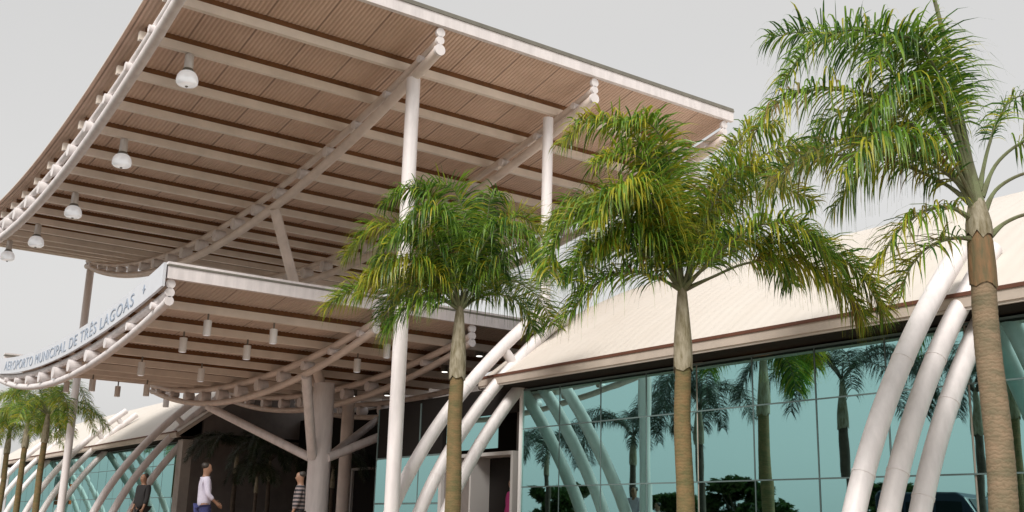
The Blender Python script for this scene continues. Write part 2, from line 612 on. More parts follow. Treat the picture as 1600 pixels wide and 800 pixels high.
# ------------------------------------------------------------------ canopies
def arc_z(z0, rad, xc):
    return lambda x: z0 + rad - math.sqrt(rad * rad - (x - xc) ** 2)


def canopy(root, zl, xl, xr, ys, y0, y1, xp, msheet, gap0, gap1, per, r_low, r_mid, npipes, endfascia, front=None):
    """front = (profile, left end) of a front truss that differs from the others"""
    xc = (xl + xr) / 2
    hw = (xr - xl) / 2
    def t(x): return max(-1, min(1, (x - xc) / hw))
    def gap(x): return gap1 + (gap0 - gap1) * t(x) ** 2          # lower to upper chord
    def zm(x): return zl(x) + gap(x)
    def zs(x): return zm(x) + r_mid + 0.17 + 0.10                   # sheet underside
    NX = 60
    # trusses
    for q, yv in enumerate(ys):
        zt, xa_ = (front if (front and q == 0) else (zl, xl))
        xs = [xa_ + (xr - xa_) * i / NX for i in range(NX + 1)]
        b = MB(); b.tube([(x, yv, zt(x)) for x in xs], r_low, 12)
        tr = b.build('truss', M['white'] if q == 0 else M['truss'], root, True)
        b = MB(); b.tube([(x, yv, zt(x) + gap(x)) for x in xs], r_mid, 12)
        b.build('upper_chord', M['white'] if q == 0 else M['truss'], tr, True)
        for i in range(npipes):
            x = xa_ + (xr - xa_) * (i + 0.6) / npipes
            g = gap(x) - r_low - r_mid
            rr = max(0.075, g / 2 + 0.02)
            zc = zt(x) + r_low + g / 2
            b = MB(); b.tube([(x, yv - 0.15, zc), (x, yv + 0.15, zc)], rr, 14)
            b.build('spacer_pipe', M['white'], tr, True)
        for (xe, sg_) in ((xr, 1), (xa_, -1)):
            for zc, rr in ((zt(xe), r_low), (zt(xe) + gap(xe), r_mid), (zt(xe) + gap(xe) + r_mid + 0.09, 0.085)):
                b = MB(); b.tube([(xe - 0.02 * sg_, yv, zc), (xe + 0.05 * sg_, yv, zc)], rr + 0.012, 14)
                b.build('end_cap', M['white'], tr, True)
    xs = [xl + (xr - xl) * i / NX for i in range(NX + 1)]
    # purlins on the upper chords, with an added dark strip for the shadow under the sheet
    for x in xp:
        zb = zm(x) + r_mid
        b = MB(); b.box(x - 0.055, x + 0.055, ys[0] - 0.12 if not front else ys[0] + 0.12, y1 - 0.05, zb, zb + 0.17)
        pu = b.build('purlin', M['purlin'], root)
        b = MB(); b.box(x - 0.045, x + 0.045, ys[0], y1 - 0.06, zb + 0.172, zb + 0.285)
        b.build('gap_shade_strip', M['gap_shade'], pu)
    # corrugated sheet: ribs run along the curve
    b = MB()
    NYs = int((y1 - y0) / per) * 4
    vs, fs = [], []
    for j in range(NYs + 1):
        y = y0 + (y1 - y0) * j / NYs
        h = (0.0, 0.0, 0.016, 0.016)[j % 4]
        for x in xs:
            vs.append((x, y, zs(x) + h))
    n = NX + 1
    for j in range(NYs):
        for i in range(NX):
            fs.append((j * n + i, j * n + i + 1, (j + 1) * n + i + 1, (j + 1) * n + i))
    b.add(vs, fs)
    b.build('roof_sheet', msheet, root)
    b = MB()
    top = [(x, zs(x) + 0.03) for x in xs] + [(x, zs(x) + 0.06) for x in reversed(xs)]
    b.prism(top, 'y', y0, y1)
    b.build('top_deck', M['roof'], root)
    # end fascias with a gutter lip
    for (xe, sg_) in ((xr, 1), (xl, -1)):
        zt = zs(xe)
        b = MB()
        xa, xb = sorted((xe + 0.002 * sg_, xe + 0.11 * sg_))
        b.box(xa, xb, y0 - 0.02, y1, zt - endfascia[0], zt + endfascia[1])
        fa = b.build('fascia', M['white'], root)
        b = MB()
        xa, xb = sorted((xe - 0.08 * sg_, xe + 0.13 * sg_))
        b.box(xa, xb, y0 - 0.03, y1 + .01, zt + endfascia[1] + 0.003, zt + endfascia[1] + 0.04)
        b.build('gutter_lip', M['gutter'], fa)
        b = MB()
        xa, xb = sorted((xe - 0.05 * sg_, xe + 0.118 * sg_))
        b.box(xa, xb, y0 - 0.025, y1 + .005, zt + endfascia[1] + 0.043, zt + endfascia[1] + 0.09)
        b.build('roof_trim', M[endfascia[2]], fa)
    return zm, zs


# --- tall canopy
UC = thing('tall_canopy', 'huge upper canopy curved like a hammock with brown corrugated underside on white posts', 'canopy', (-29, 9.9, 0.15))
zlU = arc_z(8.17, 46.7, -28.97)
UX0, UX1 = -42.7, -16.8
UY = (5.03, 9.9, 13.8, 17.75)
upur = [-28.97 + 1.36 * k for k in range(-10, 9)]
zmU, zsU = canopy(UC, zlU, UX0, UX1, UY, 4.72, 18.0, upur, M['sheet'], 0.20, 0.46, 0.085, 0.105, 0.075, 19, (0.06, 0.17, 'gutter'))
for (x, y, z0, rr) in ((-17.75, 9.9, 0.15, 0.14), (-17.75, 13.3, 5.05, 0.115), (-42.15, 9.9, 0.15, 0.14), (-42.15, 13.3, 5.05, 0.115),
                       (-17.75, 17.75, roof_z(17.75) + 0.06, 0.115), (-41.6, 17.75, roof_z(17.75) + 0.06, 0.115)):
    b = MB(); b.tube([(x, y, z0), (x, y, zlU(x) - 0.03)], rr, 16)
    po = b.build('post', M['white'], UC, True)
    if z0 < 1:
        b = MB(); b.tube([(x, y, z0), (x, y, z0 + 0.05)], rr + 0.09, 16)
        b.build('base_plate', M['frame'], po, True)

# --- lower entrance canopy with the sign
LC = thing('entrance_canopy', 'lower entrance canopy with blue lettered white sign and tree column', 'canopy', (-29, 12.4, 0.15))
zlL = arc_z(4.08, 34.0, -28.97)
LX0, LX1 = -36.85, -21.12
LY = (6.5, 11.14, 13.68, 16.4)
lpur = [-28.97 + 1.48 * k for k in (-4.5, -3.5, -2.5, -1.5, -0.5, 0.5, 1.5, 2.5, 3.5, 4.5)]
zlF = arc_z(4.20, 43.0, -29.3)
LF0 = -38.6
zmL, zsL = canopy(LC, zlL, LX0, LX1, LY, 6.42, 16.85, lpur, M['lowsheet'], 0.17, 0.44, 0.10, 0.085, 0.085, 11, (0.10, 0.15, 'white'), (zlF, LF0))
# sign panel on the front truss
def sign_z0(x):
    t = max(-1, min(1, (x + 28.985) / 7.865))
    return zlF(x) + 0.44 - 0.27 * t * t + 0.07
NX = 48
sx = [LF0 + (LX1 + 0.12 - LF0) * i / NX for i in range(NX + 1)]
b = MB()
b.prism([(x, sign_z0(x)) for x in sx] + [(x, sign_z0(x) + 0.48) for x in reversed(sx)], 'y', 6.30, 6.36)
sg = b.build('sign_panel', M['sign'], LC)


def text_mesh(txt):
    cu = bpy.data.curves.new('tmp', 'FONT')
    cu.body = txt
    cu.size = 1.0
    cu.extrude = 0.0
    cu.resolution_u = 4
    cu.space_character = 1.12
    ob = bpy.data.objects.new('tmp', cu)
    COL.objects.link(ob)
    dg = bpy.context.evaluated_depsgraph_get()
    me = bpy.data.meshes.new_from_object(ob.evaluated_get(dg))
    bpy.data.objects.remove(ob)
    bpy.data.curves.remove(cu)
    vs = [tuple(v.co) for v in me.vertices]
    fs = [tuple(p.vertices) for p in me.polygons]
    bpy.data.meshes.remove(me)
    return vs, fs


vs, fs = text_mesh('AEROPORTO MUNICIPAL DE TRÊS LAGOAS')
ux0, ux1 = min(v[0] for v in vs), max(v[0] for v in vs)
TX0, TX1 = -35.95, -22.8
CAP = 0.285
nv = []
for v in vs:
    x = TX0 + (TX1 - TX0) * (v[0] - ux0) / (ux1 - ux0)
    z = sign_z0(x) + 0.10 + v[1] / 0.73 * CAP
    nv.append((x, 6.293, z))
# one mesh per word: split where the gap along the line is wide
iv = sorted((min(nv[i][0] for i in f), max(nv[i][0] for i in f), k) for k, f in enumerate(fs))
words, reach = [], None
for x0, x1, k in iv:
    if reach is None or x0 - reach > 0.16:
        words.append([])
        reach = x1
    reach = max(reach, x1)
    words[-1].append(fs[k])


def letter_part(verts, faces):
    b = MB()
    used = sorted({i for f in faces for i in f})
    ix = {i: q for q, i in enumerate(used)}
    b.add([verts[i] for i in used], [tuple(ix[i] for i in f) for f in faces])
    lt = b.build('lettering', M['letters'], sg)
    sol = lt.modifiers.new('thick', 'SOLIDIFY'); sol.thickness = 0.012; sol.offset = 0


for w in words:
    letter_part(nv, w)
print('words', len(words))
# small star-like mark at the end of the line
cx_, cz_ = -22.15, sign_z0(-22.15) + 0.26
star = []
for k in range(8):
    rr = 0.10 if k % 2 == 0 else 0.04
    star.append((cx_ + rr * math.sin(k * math.pi / 4), 6.293, cz_ + rr * math.cos(k * math.pi / 4)))
letter_part(star, [tuple(range(8))])
# tree column and struts
cx, cy = -26.2, 12.4
b = MB(); b.tube([(cx, cy, 0.15), (cx, cy, zlL(cx) + 0.2)], [0.31, 0.28], 24)
co = b.build('column', M['white'], LC, True)
for p, q, r0 in (((cx - .2, cy - .15, 2.45), (-31.3, 11.14, 4.06), 0.115), ((cx + .1, cy - .25, 2.45), (-24.6, 11.14, 4.30), 0.125),
                 ((cx + .25, cy + .1, 2.45), (-26.6, 16.4, 4.05), 0.115), ((cx - .1, cy + .25, 2.45), (-30.6, 16.4, 4.05), 0.115)):
    b = MB(); b.tube([p, q], r0, 14)
    b.build('strut', M['white'], LC, True)
b = MB(); b.tube([(cx, cy - .1, zlL(cx) + .15), (-24.45, 9.9, zlU(-24.45) - .05)], 0.13, 14)
b.build('strut', M['truss'], UC, True)
b = MB(); b.tube([(cx - .1, cy - .1, zlL(cx) + .15), (-32.4, 9.9, zlU(-32.4) - .05)], 0.13, 14)
b.build('strut', M['truss'], UC, True)
sc = thing('slim_column', 'slim grey column standing just right behind the thick tree column', 'column', (-30.1, 15.1, 0.15))
b = MB(); b.tube([(-30.1, 15.1, .15), (-30.1, 15.1, zlL(-30.1) + .5)], 0.19, 16)
b.build('shaft', M['truss'], sc, True)
b = MB(); b.tube([(-30.1, 15.1, .15), (-30.1, 15.1, .2)], 0.27, 16)
b.build('base_plate', M['frame'], sc, True)

# ------------------------------------------------------------------ arched tube supports
ARC = [(9.75, .15), (9.88, .5), (10.07, 1.0), (10.25, 1.4), (10.48, 1.83), (10.71, 2.22), (10.98, 2.62), (11.26, 3.0), (11.55, 3.37),
       (11.93, 3.80), (12.37, 4.27), (12.82, 4.70), (13.25, 5.08), (13.64, 5.40)]


def arch_at(s):
    s = max(0, min(len(ARC) - 1, s))
    i = min(int(s), len(ARC) - 2)
    a, c = Vector(ARC[i]), Vector(ARC[i + 1])
    return a + (c - a) * (s - i)


def arch(x, label, send, rr=0.128):
    t = thing('arched_support', label, 'support', (x, 10.3, 0.15), 'triple tube arches along the facade')
    for k, (dy, se) in enumerate(((0, send), (0.62, min(12.6, send + 0.4)), (1.22, 8.6))):
        N = 30
        pts = []
        for i in range(N + 1):
            p = arch_at(se * i / N)
            pts.append((x - 0.012 * k, p.x + dy, p.y))
        # smooth once
        for _ in range(3):
            pts = [pts[0]] + [tuple((Vector(pts[i - 1]) + Vector(pts[i]) * 2 + Vector(pts[i + 1])) / 4) for i in range(1, N)] + [pts[-1]]
        b = MB(); b.tube(pts, rr, 18)
        tb = b.build('tube', M['white'], t, True)
        b = MB(); b.tube([(x - 0.012 * k, pts[0][1], 0.15), (x - 0.012 * k, pts[0][1], 0.19)], rr + 0.08, 18)
        b.build('base_plate', M['frame'], tb, True)
        for j in (9, 19):
            q0, q1 = Vector(pts[j]), Vector(pts[j + 1])
            b = MB(); b.tube([q0, q0 + (q1 - q0).normalized() * 0.035], rr + 0.006, 18)
            b.build('weld_collar', M['white'], tb, True)
    for s in (10.3, 12.0):
        if s < send - 0.6:
            p = arch_at(s)
            b = MB(); b.tube([(x, p.x, p.y), (x, p.x + 0.33, p.y - 0.33)], 0.10, 12)
            b.build('spacer_pipe', M['white'], t, True)
    return t


arch(-7.75, 'nearest white triple tube arch in front of the glass at the right', 10.3)
arch(-18.12, 'white triple tube arch at the right corner of the entrance', 13.0)
arch(-38.4, 'white triple tube arch at the left corner of the entrance', 13.0)
arch(-48.6, 'white triple tube arch behind the left palms, just left of the leaning grey post', 13.0)
arch(-58.8, 'farthest white triple tube arch at the left picture edge', 13.0)

# ------------------------------------------------------------------ lamps
def pendant():
    t = thing('pendant_lamp', 'x', 'lamp', (0, 0, 0), 'globe lamps under the tall canopy')
    b = MB(); b.lathe((0, 0, 0), [(0.05, 0.0), (0.05, -0.02), (0.085, -0.05), (0.092, -0.30), (0.075, -0.34)], 16)
    b.build('stem', M['lampmetal'], t, True)
    b = MB(); b.lathe((0, 0, 0), [(0.095, -0.335), (0.11, -0.36), (0.12, -0.385), (0.11, -0.39)], 16)
    b.build('collar', M['gutter'], t, True)
    b = MB(); b.lathe((0, 0, 0), [(0.10, -0.385), (0.155, -0.42), (0.195, -0.49), (0.21, -0.57), (0.205, -0.63), (0.17, -0.665), (0.09, -0.685), (0.03, -0.69)], 22)
    b.build('globe', M['lampglass'], t, True, 80)
    b = MB(); b.lathe((0, 0, 0), [(0.03, -0.688), (0.03, -0.70), (0.012, -0.715)], 10)
    b.build('knob', M['gutter'], t, True)
    return t


pl = pendant()
PLAB = ['largest globe lamp, hung nearest the high end of the tall canopy', 'globe lamp second from the high end of the tall canopy',
        'middle globe lamp of the row under the tall canopy', 'globe lamp low by the bright gap beneath the tall canopy',
        'farthest globe lamp, cut by the left picture edge']
for k in range(5):
    o = pl if k == 0 else copy_tree(pl)
    x = -18.97 - 4.28 * k
    xq = min(upur, key=lambda q: abs(q - x))
    o.location = (xq, 5.9, zmU(xq) + 0.09)
    o['label'] = PLAB[k]


def downlight():
    t = thing('downlight', 'x', 'lamp', (0, 0, 0), 'cylinder downlights under the entrance canopy')
    b = MB(); b.lathe((0, 0, 0), [(0.02, 0.0), (0.02, -0.14)], 8)
    b.build('stem', M['gutter'], t, True)
    b = MB(); b.lathe((0, 0, 0), [(0.05, -0.135), (0.082, -0.14), (0.085, -0.15), (0.085, -0.46), (0.07, -0.465)], 16)
    b.build('housing', M['cyl'], t, True)
    b = MB(); b.lathe((0, 0, 0), [(0.065, -0.455), (0.066, -0.468), (0.03, -0.474)], 16)
    b.build('lens', M['lampglass'], t, True)
    return t


dl = downlight()
first = True
rows = {4.5: 'row nearest the high right fascia', 3.5: 'second row from the right fascia', 1.5: 'third row from the right fascia',
        -1.5: 'row left of the tree column', -3.5: 'row near the low left end'}
places = ((7.75, 'front'), (9.25, 'middle'), (12.1, 'rear'))
for k, rname in rows.items():
    for y, pn in places:
        if k < -4 or (k < -1 and pn == 'rear'):
            continue
        o = dl if first else copy_tree(dl)
        first = False
        x = -28.97 + 1.48 * k
        o.location = (x, y, zmL(x) + 0.085)
        o['label'] = '%s cylinder downlight in the %s, under the entrance canopy' % (pn, rname)

M['lamp_on'] = emit_mat('small_lamp_on', (1.0, 0.97, 0.9), 2.2)
RL = [(-29.6, 15.0, 'leftmost'), (-28.6, 15.6, 'second'), (-24.4, 15.0, 'middle'), (-23.3, 15.6, 'fourth'), (-22.6, 14.9, 'rightmost')]
for k, (x, y, w) in enumerate(RL):
    t = thing('ceiling_spot', w + ' of the small round lit lamps deep under the entrance canopy', 'lamp', (x, y, zsL(x)), 'small lit spots deep under the entrance canopy')
    b = MB(); b.lathe((x, y, zsL(x)), [(0.10, 0.01), (0.105, -0.30), (0.085, -0.305)], 14); b.build('housing', M['gutter'], t, True)
    b = MB(); b.lathe((x, y, zsL(x)), [(0.08, -0.304), (0.075, -0.315), (0.02, -0.318)], 14); b.build('lens', M['lamp_on'], t, True)

# interior lamp seen through the glass
il = thing('hanging_lamp', 'warm orange lamp glowing behind the teal glass right of the middle palm', 'lamp', (-12.75, 14.3, 3.7))
b = MB(); b.tube([(-12.75, 14.3, 3.695), (-12.75, 14.3, 3.55)], 0.012, 8); b.build('cord', M['gutter'], il, True)
b = MB(); b.lathe((-12.75, 14.3, 3.55), [(0.03, 0), (0.09, -0.05), (0.11, -0.12), (0.08, -0.19), (0.03, -0.21)], 14)
b.build('bulb', M['warm_lamp'], il, True)

# ------------------------------------------------------------------ palms
RV = Vector((0.5787, 0.8152, 0)).normalized()       # along the picture plane
DV = Vector((0.8152, -0.5787, 0)).normalized()      # towards the viewer
UP = Vector((0, 0, 1))


def resample(pts, n):
    """Catmull-Rom through pts, n samples evenly in length"""
    P = [pts[0] * 2 - pts[1]] + pts + [pts[-1] * 2 - pts[-2]]
    out = []
    for i in range(1, len(P) - 2):
        for k in range(12):
            t = k / 12
            a, b_, c, d = P[i - 1], P[i], P[i + 1], P[i + 2]
            out.append(0.5 * ((2 * b_) + (c - a) * t + (2 * a - 5 * b_ + 4 * c - d) * t * t + (3 * b_ - a - 3 * c + d) * t ** 3))
    out.append(P[-2])
    L = [0]
    for i in range(1, len(out)):
        L.append(L[-1] + (out[i] - out[i - 1]).length)
    res, j = [], 0
    for k in range(n):
        s = L[-1] * k / (n - 1)
        while j < len(L) - 2 and L[j + 1] < s:
            j += 1
        u = 0 if L[j + 1] == L[j] else (s - L[j]) / (L[j + 1] - L[j])
        res.append(out[j].lerp(out[j + 1], u))
    return res, L[-1]


def frond_mesh(base, offs, rg, leaf=0.5, dens=26, width=0.0195, bare=0.16, weights=(5, 2, 3.2, 0.15), droop=1.0, closed=0.0, rr=0.022):
    """offs: offsets (Vectors) of the rachis from the crown; returns an MB with leaflets and rachis"""
    pts, L = resample([base + o for o in offs], 28)
    b = MB()
    b.tube(pts, [rr * (1 - 0.8 * i / 27) * (1.0 + 0.7 * max(0, 1 - i / 4)) for i in range(28)], 7, True, 4)
    droop = droop * rg.uniform(0.45, 1.15)
    n = max(10, int(L * dens))
    for i in range(n):
        s = bare + (1 - bare) * (i + rg.random() * 0.6) / n
        q = min(s, 0.999) * 27
        j = int(q)
        p = pts[j].lerp(pts[min(j + 1, 27)], q - j)
        t = (pts[min(j + 1, 27)] - pts[max(j - 1, 0)]).normalized()
        side0 = t.cross(UP)
        if side0.length < 0.15:
            side0 = t.cross(DV)
        side0.normalize()
        nrm = side0.cross(t).normalized()
        for sg_ in (-1, 1):
            if rg.random() < 0.04:
                continue
            prof = (0.35 + 0.65 * math.sin(math.pi * min(1, 0.12 + 0.80 * (s - bare) / (1 - bare)))) 
            ln = leaf * prof * rg.uniform(0.8, 1.15)
            lift = rg.uniform(-0.2, 1.15)
            d = (side0 * sg_ * (1 - closed) + t * (rg.uniform(0.3, 0.8) + closed * 1.5) + nrm * lift).normalized()
            w = width * rg.uniform(0.75, 1.2)
            mi = rg.choices((0, 1, 2, 3), weights)[0]
            seg = 5
            c = p.copy()
            wd = d.cross(nrm + Vector((rg.uniform(-.5, .5), rg.uniform(-.5, .5), rg.uniform(-.5, .5))))
            if wd.length < 0.05:
                wd = d.orthogonal()
            wd.normalize()
            vs = []
            dr = droop * rg.uniform(0.45, 1.5)
            for k in range(seg + 1):
                u = k / seg
                ww = w * (0.55 if k == 0 else 1.0 if k < 3 else 0.75 if k == 3 else 0.08)
                vs += [c - wd * ww / 2, c + wd * ww / 2]
                d = (d + Vector((0, 0, -1)) * dr * (0.22 + 0.95 * u)).normalized()
                c = c + d * (ln / seg)
            b.add(vs, [(2 * k, 2 * k + 1, 2 * k + 3, 2 * k + 2) for k in range(seg)], mi)
    return b


LEAFM = None


def leafmats():
    return [M['leaf_a'], M['leaf_b'], M['leaf_c'], M['leaf_d'], M['rachis']]


def jag(mb, n, rg, amp):
    """torn lower edge of a leaf sheath: the first ring of the tube is ragged"""
    for k in range(n):
        x, y, z = mb.v[k]
        mb.v[k] = (x, y, z + rg.uniform(-1.0, 0.9) * amp)
    mb.f = [f for f in mb.f if not (len(f) == n and max(f) < n)]
    mb.mi = [0] * len(mb.f)


def palm(label, x, y, zc, unit, fronds, trunk_r, shaft, tmat, husk=None, seed=1, group='palms planted in front of the terminal', dens=26, leaf=0.5, fill=0, lm=None, wd=(5, 2, 3.2, 0.15), width=0.0195):
    t = thing('palm_tree', label, 'palm', (x, y, 0.15), group)
    rg = random.Random(seed)
    # trunk with ring scars
    zs_, rs_ = [], []
    N = 90
    ztop = zc - shaft[1]
    for i in range(N + 1):
        z = 0.15 + (ztop - 0.15) * i / N
        fl = 0.25 * math.exp(-(z - 0.15) / 0.25)
        r = trunk_r * (1.08 - 0.16 * i / N + fl) * (1 + (0.018 if i % 2 == 0 else 0) + rg.uniform(-.008, .008))
        zs_.append(z); rs_.append(r)
    b = MB()
    wob = [0.012 * math.sin(i * 0.09 + seed) for i in range(N + 1)]
    b.tube([(x + wob[i], y + wob[i] * 0.6, zs_[i]) for i in range(N + 1)], rs_, 18)
    b.build('trunk', tmat, t, True, 60)
    xw, yw = x + wob[-1], y + wob[-1] * .6
    if husk:
        b = MB()
        b.tube([(xw, yw, ztop - 0.03), (xw, yw, ztop + husk * .3), (xw, yw, ztop + husk * .8), (xw, yw, ztop + husk)],
               [trunk_r * 1.03, trunk_r * 1.04, trunk_r * 0.97, trunk_r * .82], 16)
        jag(b, 16, rg, 0.05)
        b.build('husk', M['husk'], t, True, 60)
        ztop += husk * 0.97
    b = MB()
    h = zc + 0.12 - ztop
    prof = [(0, 1.0), (0.12, 1.02), (0.3, 0.98), (0.5, 0.84), (0.7, 0.68), (0.86, 0.55), (1.0, 0.38)]
    b.tube([(xw, yw, ztop + h * a - 0.02) for a, _ in prof], [trunk_r * c * shaft[0] for _, c in prof], 16)
    jag(b, 16, rg, 0.05)
    b.build('crownshaft', M['shaft'], t, True, 60)
    base = Vector((xw, yw, zc))
    for fr in fronds:
        pts, kw = fr
        k2 = dict(dens=dens, leaf=leaf, weights=wd, width=width)
        k2.update(kw)
        offs = [RV * (p[0] * unit) + UP * (p[1] * unit) + DV * (p[2] if len(p) > 2 else 0) for p in pts]
        fm = frond_mesh(base, offs, rg, **k2)
        fm.build('frond', lm or leafmats(), t)
    for k in range(fill):        # fronds towards and away from the viewer
        a = rg.uniform(0, 6.28)
        sdv = -1
        hd = DV * sdv * rg.uniform(0.7, 1.0) + RV * rg.uniform(-0.7, 0.7)
        el = rg.uniform(0.5, 1.1)
        ln = rg.uniform(0.75, 1.0) * leaf * 3.6
        offs = [Vector((0, 0, 0)), hd * ln * .22 + UP * ln * .28 * el, hd * ln * .5 + UP * ln * .5 * el, hd * ln * .8 + UP * ln * .42 * el, hd * ln * 1.0 + UP * ln * .12 * el]
        fm = frond_mesh(base, offs, rg, leaf=leaf, dens=dens)
        fm.build('frond', lm or leafmats(), t)
    return t


YEL = dict(weights=(4, 0.8, 4.5, 0.5))
OLD = dict(weights=(3, 2, 3, 3))
DRK = dict(weights=(5, 4.5, 1, 0))
Z0 = (0, 0, 0)
palm('shortest of the three front palms, bushy crown before the white post', -14.82, 9.35, 4.25, 0.0103, [
    ([Z0, (-50, 28, .2), (-110, 34, .4), (-165, 20, .5), (-205, -12, .55)], YEL),
    ([Z0, (-40, 80, -.1), (-95, 135, -.2), (-150, 140, -.3), (-192, 90, -.3)], YEL),
    ([Z0, (-22, 110, .1), (-48, 172, .25), (-85, 195, .3), (-125, 165, .35)], {}),
    ([Z0, (8, 105, 0), (-4, 175, .1), (-30, 205, .15), (-75, 190, .2)], {}),
    ([Z0, (35, 90, -.1), (68, 150, -.2), (100, 165, -.25), (135, 125, -.3)], YEL),
    ([Z0, (40, 55, .1), (80, 95, .2), (115, 92, .25), (135, 50, .3)], {}),
    ([Z0, (35, 30, -.3), (72, 36, -.5), (102, 20, -.6), (120, -18, -.7)], DRK),
    ([Z0, (-22, 70, .3), (-55, 110, .55), (-95, 105, .75), (-128, 60, .85)], {}),
    ([Z0, (22, 70, .3), (52, 118, .5), (88, 122, .7), (118, 85, .8)], {}),
    ([Z0, (-34, 45, .3), (-80, 65, .6), (-122, 48, .8), (-150, 0, .9)], YEL),
    ([Z0, (-12, 90, .4), (-30, 135, .7), (-62, 140, .9), (-92, 100, 1.0)], {}),
    ([Z0, (-30, 12, .2), (-62, 8, .4), (-90, -18, .5), (-108, -50, .55)], {}),
    ([Z0, (6, 85, -.4), (22, 125, -.8), (42, 120, -1.2), (64, 80, -1.5)], DRK),
    ([Z0, (-20, 75, -.4), (-52, 105, -.8), (-82, 92, -1.2), (-104, 45, -1.5)], DRK),
    ([Z0, (-45, 55, -.5), (-85, 70, -.9), (-120, 45, -1.2), (-140, 0, -1.3)], DRK),
    ([Z0, (22, 80, .2), (40, 140, .4), (45, 175, .5), (60, 180, .6)], {}),
], 0.122, (1.12, 1.12), M['trunk_olive'], seed=11, width=0.023, leaf=0.80, dens=72, fill=1, wd=(6, 4, 1.2, 0.1))

palm('middle front palm with long drooping fronds in front of the glass wall', -9.62, 9.35, 3.72, 0.0078, [
    ([Z0, (38, 38, .1), (105, 68, .3), (195, 66, .45), (262, 25, .5), (300, -45, .5)], dict(weights=(3, 2, 4, 1), bare=.33)),
    ([Z0, (40, 92, -.2), (90, 160, -.4), (165, 205, -.55), (240, 180, -.6)], YEL),
    ([Z0, (42, 105, .1), (95, 190, .2), (160, 235, .3), (225, 225, .35)], YEL),
    ([Z0, (38, 130, .1), (72, 212, .2), (108, 265, .3), (155, 272, .35)], YEL),
    ([Z0, (-15, 120, 0), (-48, 212, .1), (-98, 268, .2), (-155, 275, .25), (-195, 235, .3)], YEL),
    ([Z0, (-50, 70, .2), (-110, 115, .4), (-168, 110, .5), (-208, 60, .55), (-216, 5, .6)], {}),
    ([Z0, (-45, 15, .2), (-100, 16, .4), (-150, -12, .5), (-190, -62, .55)], dict(weights=(4, 3, 2, 1))),
    ([Z0, (-42, 110, -.2), (-102, 168, -.4), (-165, 172, -.5), (-212, 128, -.55)], YEL),
    ([Z0, (-12, 140, 0), (-40, 250, 0), (-62, 318, 0)], dict(leaf=0.14, closed=.8, dens=14, rr=.03)),
    ([Z0, (-10, 130, .2), (-30, 220, .4), (-62, 262, .5), (-110, 255, .6)], {}),
    ([Z0, (-30, 85, .3), (-75, 135, .6), (-125, 128, .8), (-165, 75, .9)], {}),
    ([Z0, (30, 100, .3), (62, 165, .5), (100, 185, .7), (140, 150, .8)], YEL),
    ([Z0, (-20, 110, .3), (-58, 185, .5), (-100, 205, .6), (-150, 180, .7)], YEL),
    ([Z0, (-48, 42, .2), (-105, 62, .4), (-155, 45, .6), (-195, -5, .7)], {}),
    ([Z0, (50, 82, -.4), (110, 122, -.8), (170, 112, -1.1), (220, 55, -1.3)], DRK),
    ([Z0, (-30, 85, .4), (-72, 140, .7), (-115, 130, .95), (-150, 70, 1.1)], YEL),
    ([Z0, (-30, 90, -.5), (-80, 130, -.9), (-130, 110, -1.2), (-165, 50, -1.4)], DRK),
    ([Z0, (-18, 45, .2), (-62, 78, .4), (-108, 75, .5), (-150, 35, .6)], {}),
    ([Z0, (45, 20, .1), (100, 42, .2), (170, 45, .3), (230, 12, .4), (272, -50, .4)], dict(weights=(4, 1, 4, 1.5), bare=.35)),
    ([Z0, (55, 55, .5), (110, 85, .8), (165, 70, 1.0), (205, 10, 1.1)], {}),
], 0.105, (1.10, 0.98), M['trunk_olive'], seed=5, width=0.022, leaf=0.74, dens=78, fill=0, wd=(6.5, 1.5, 2.6, 0.15))

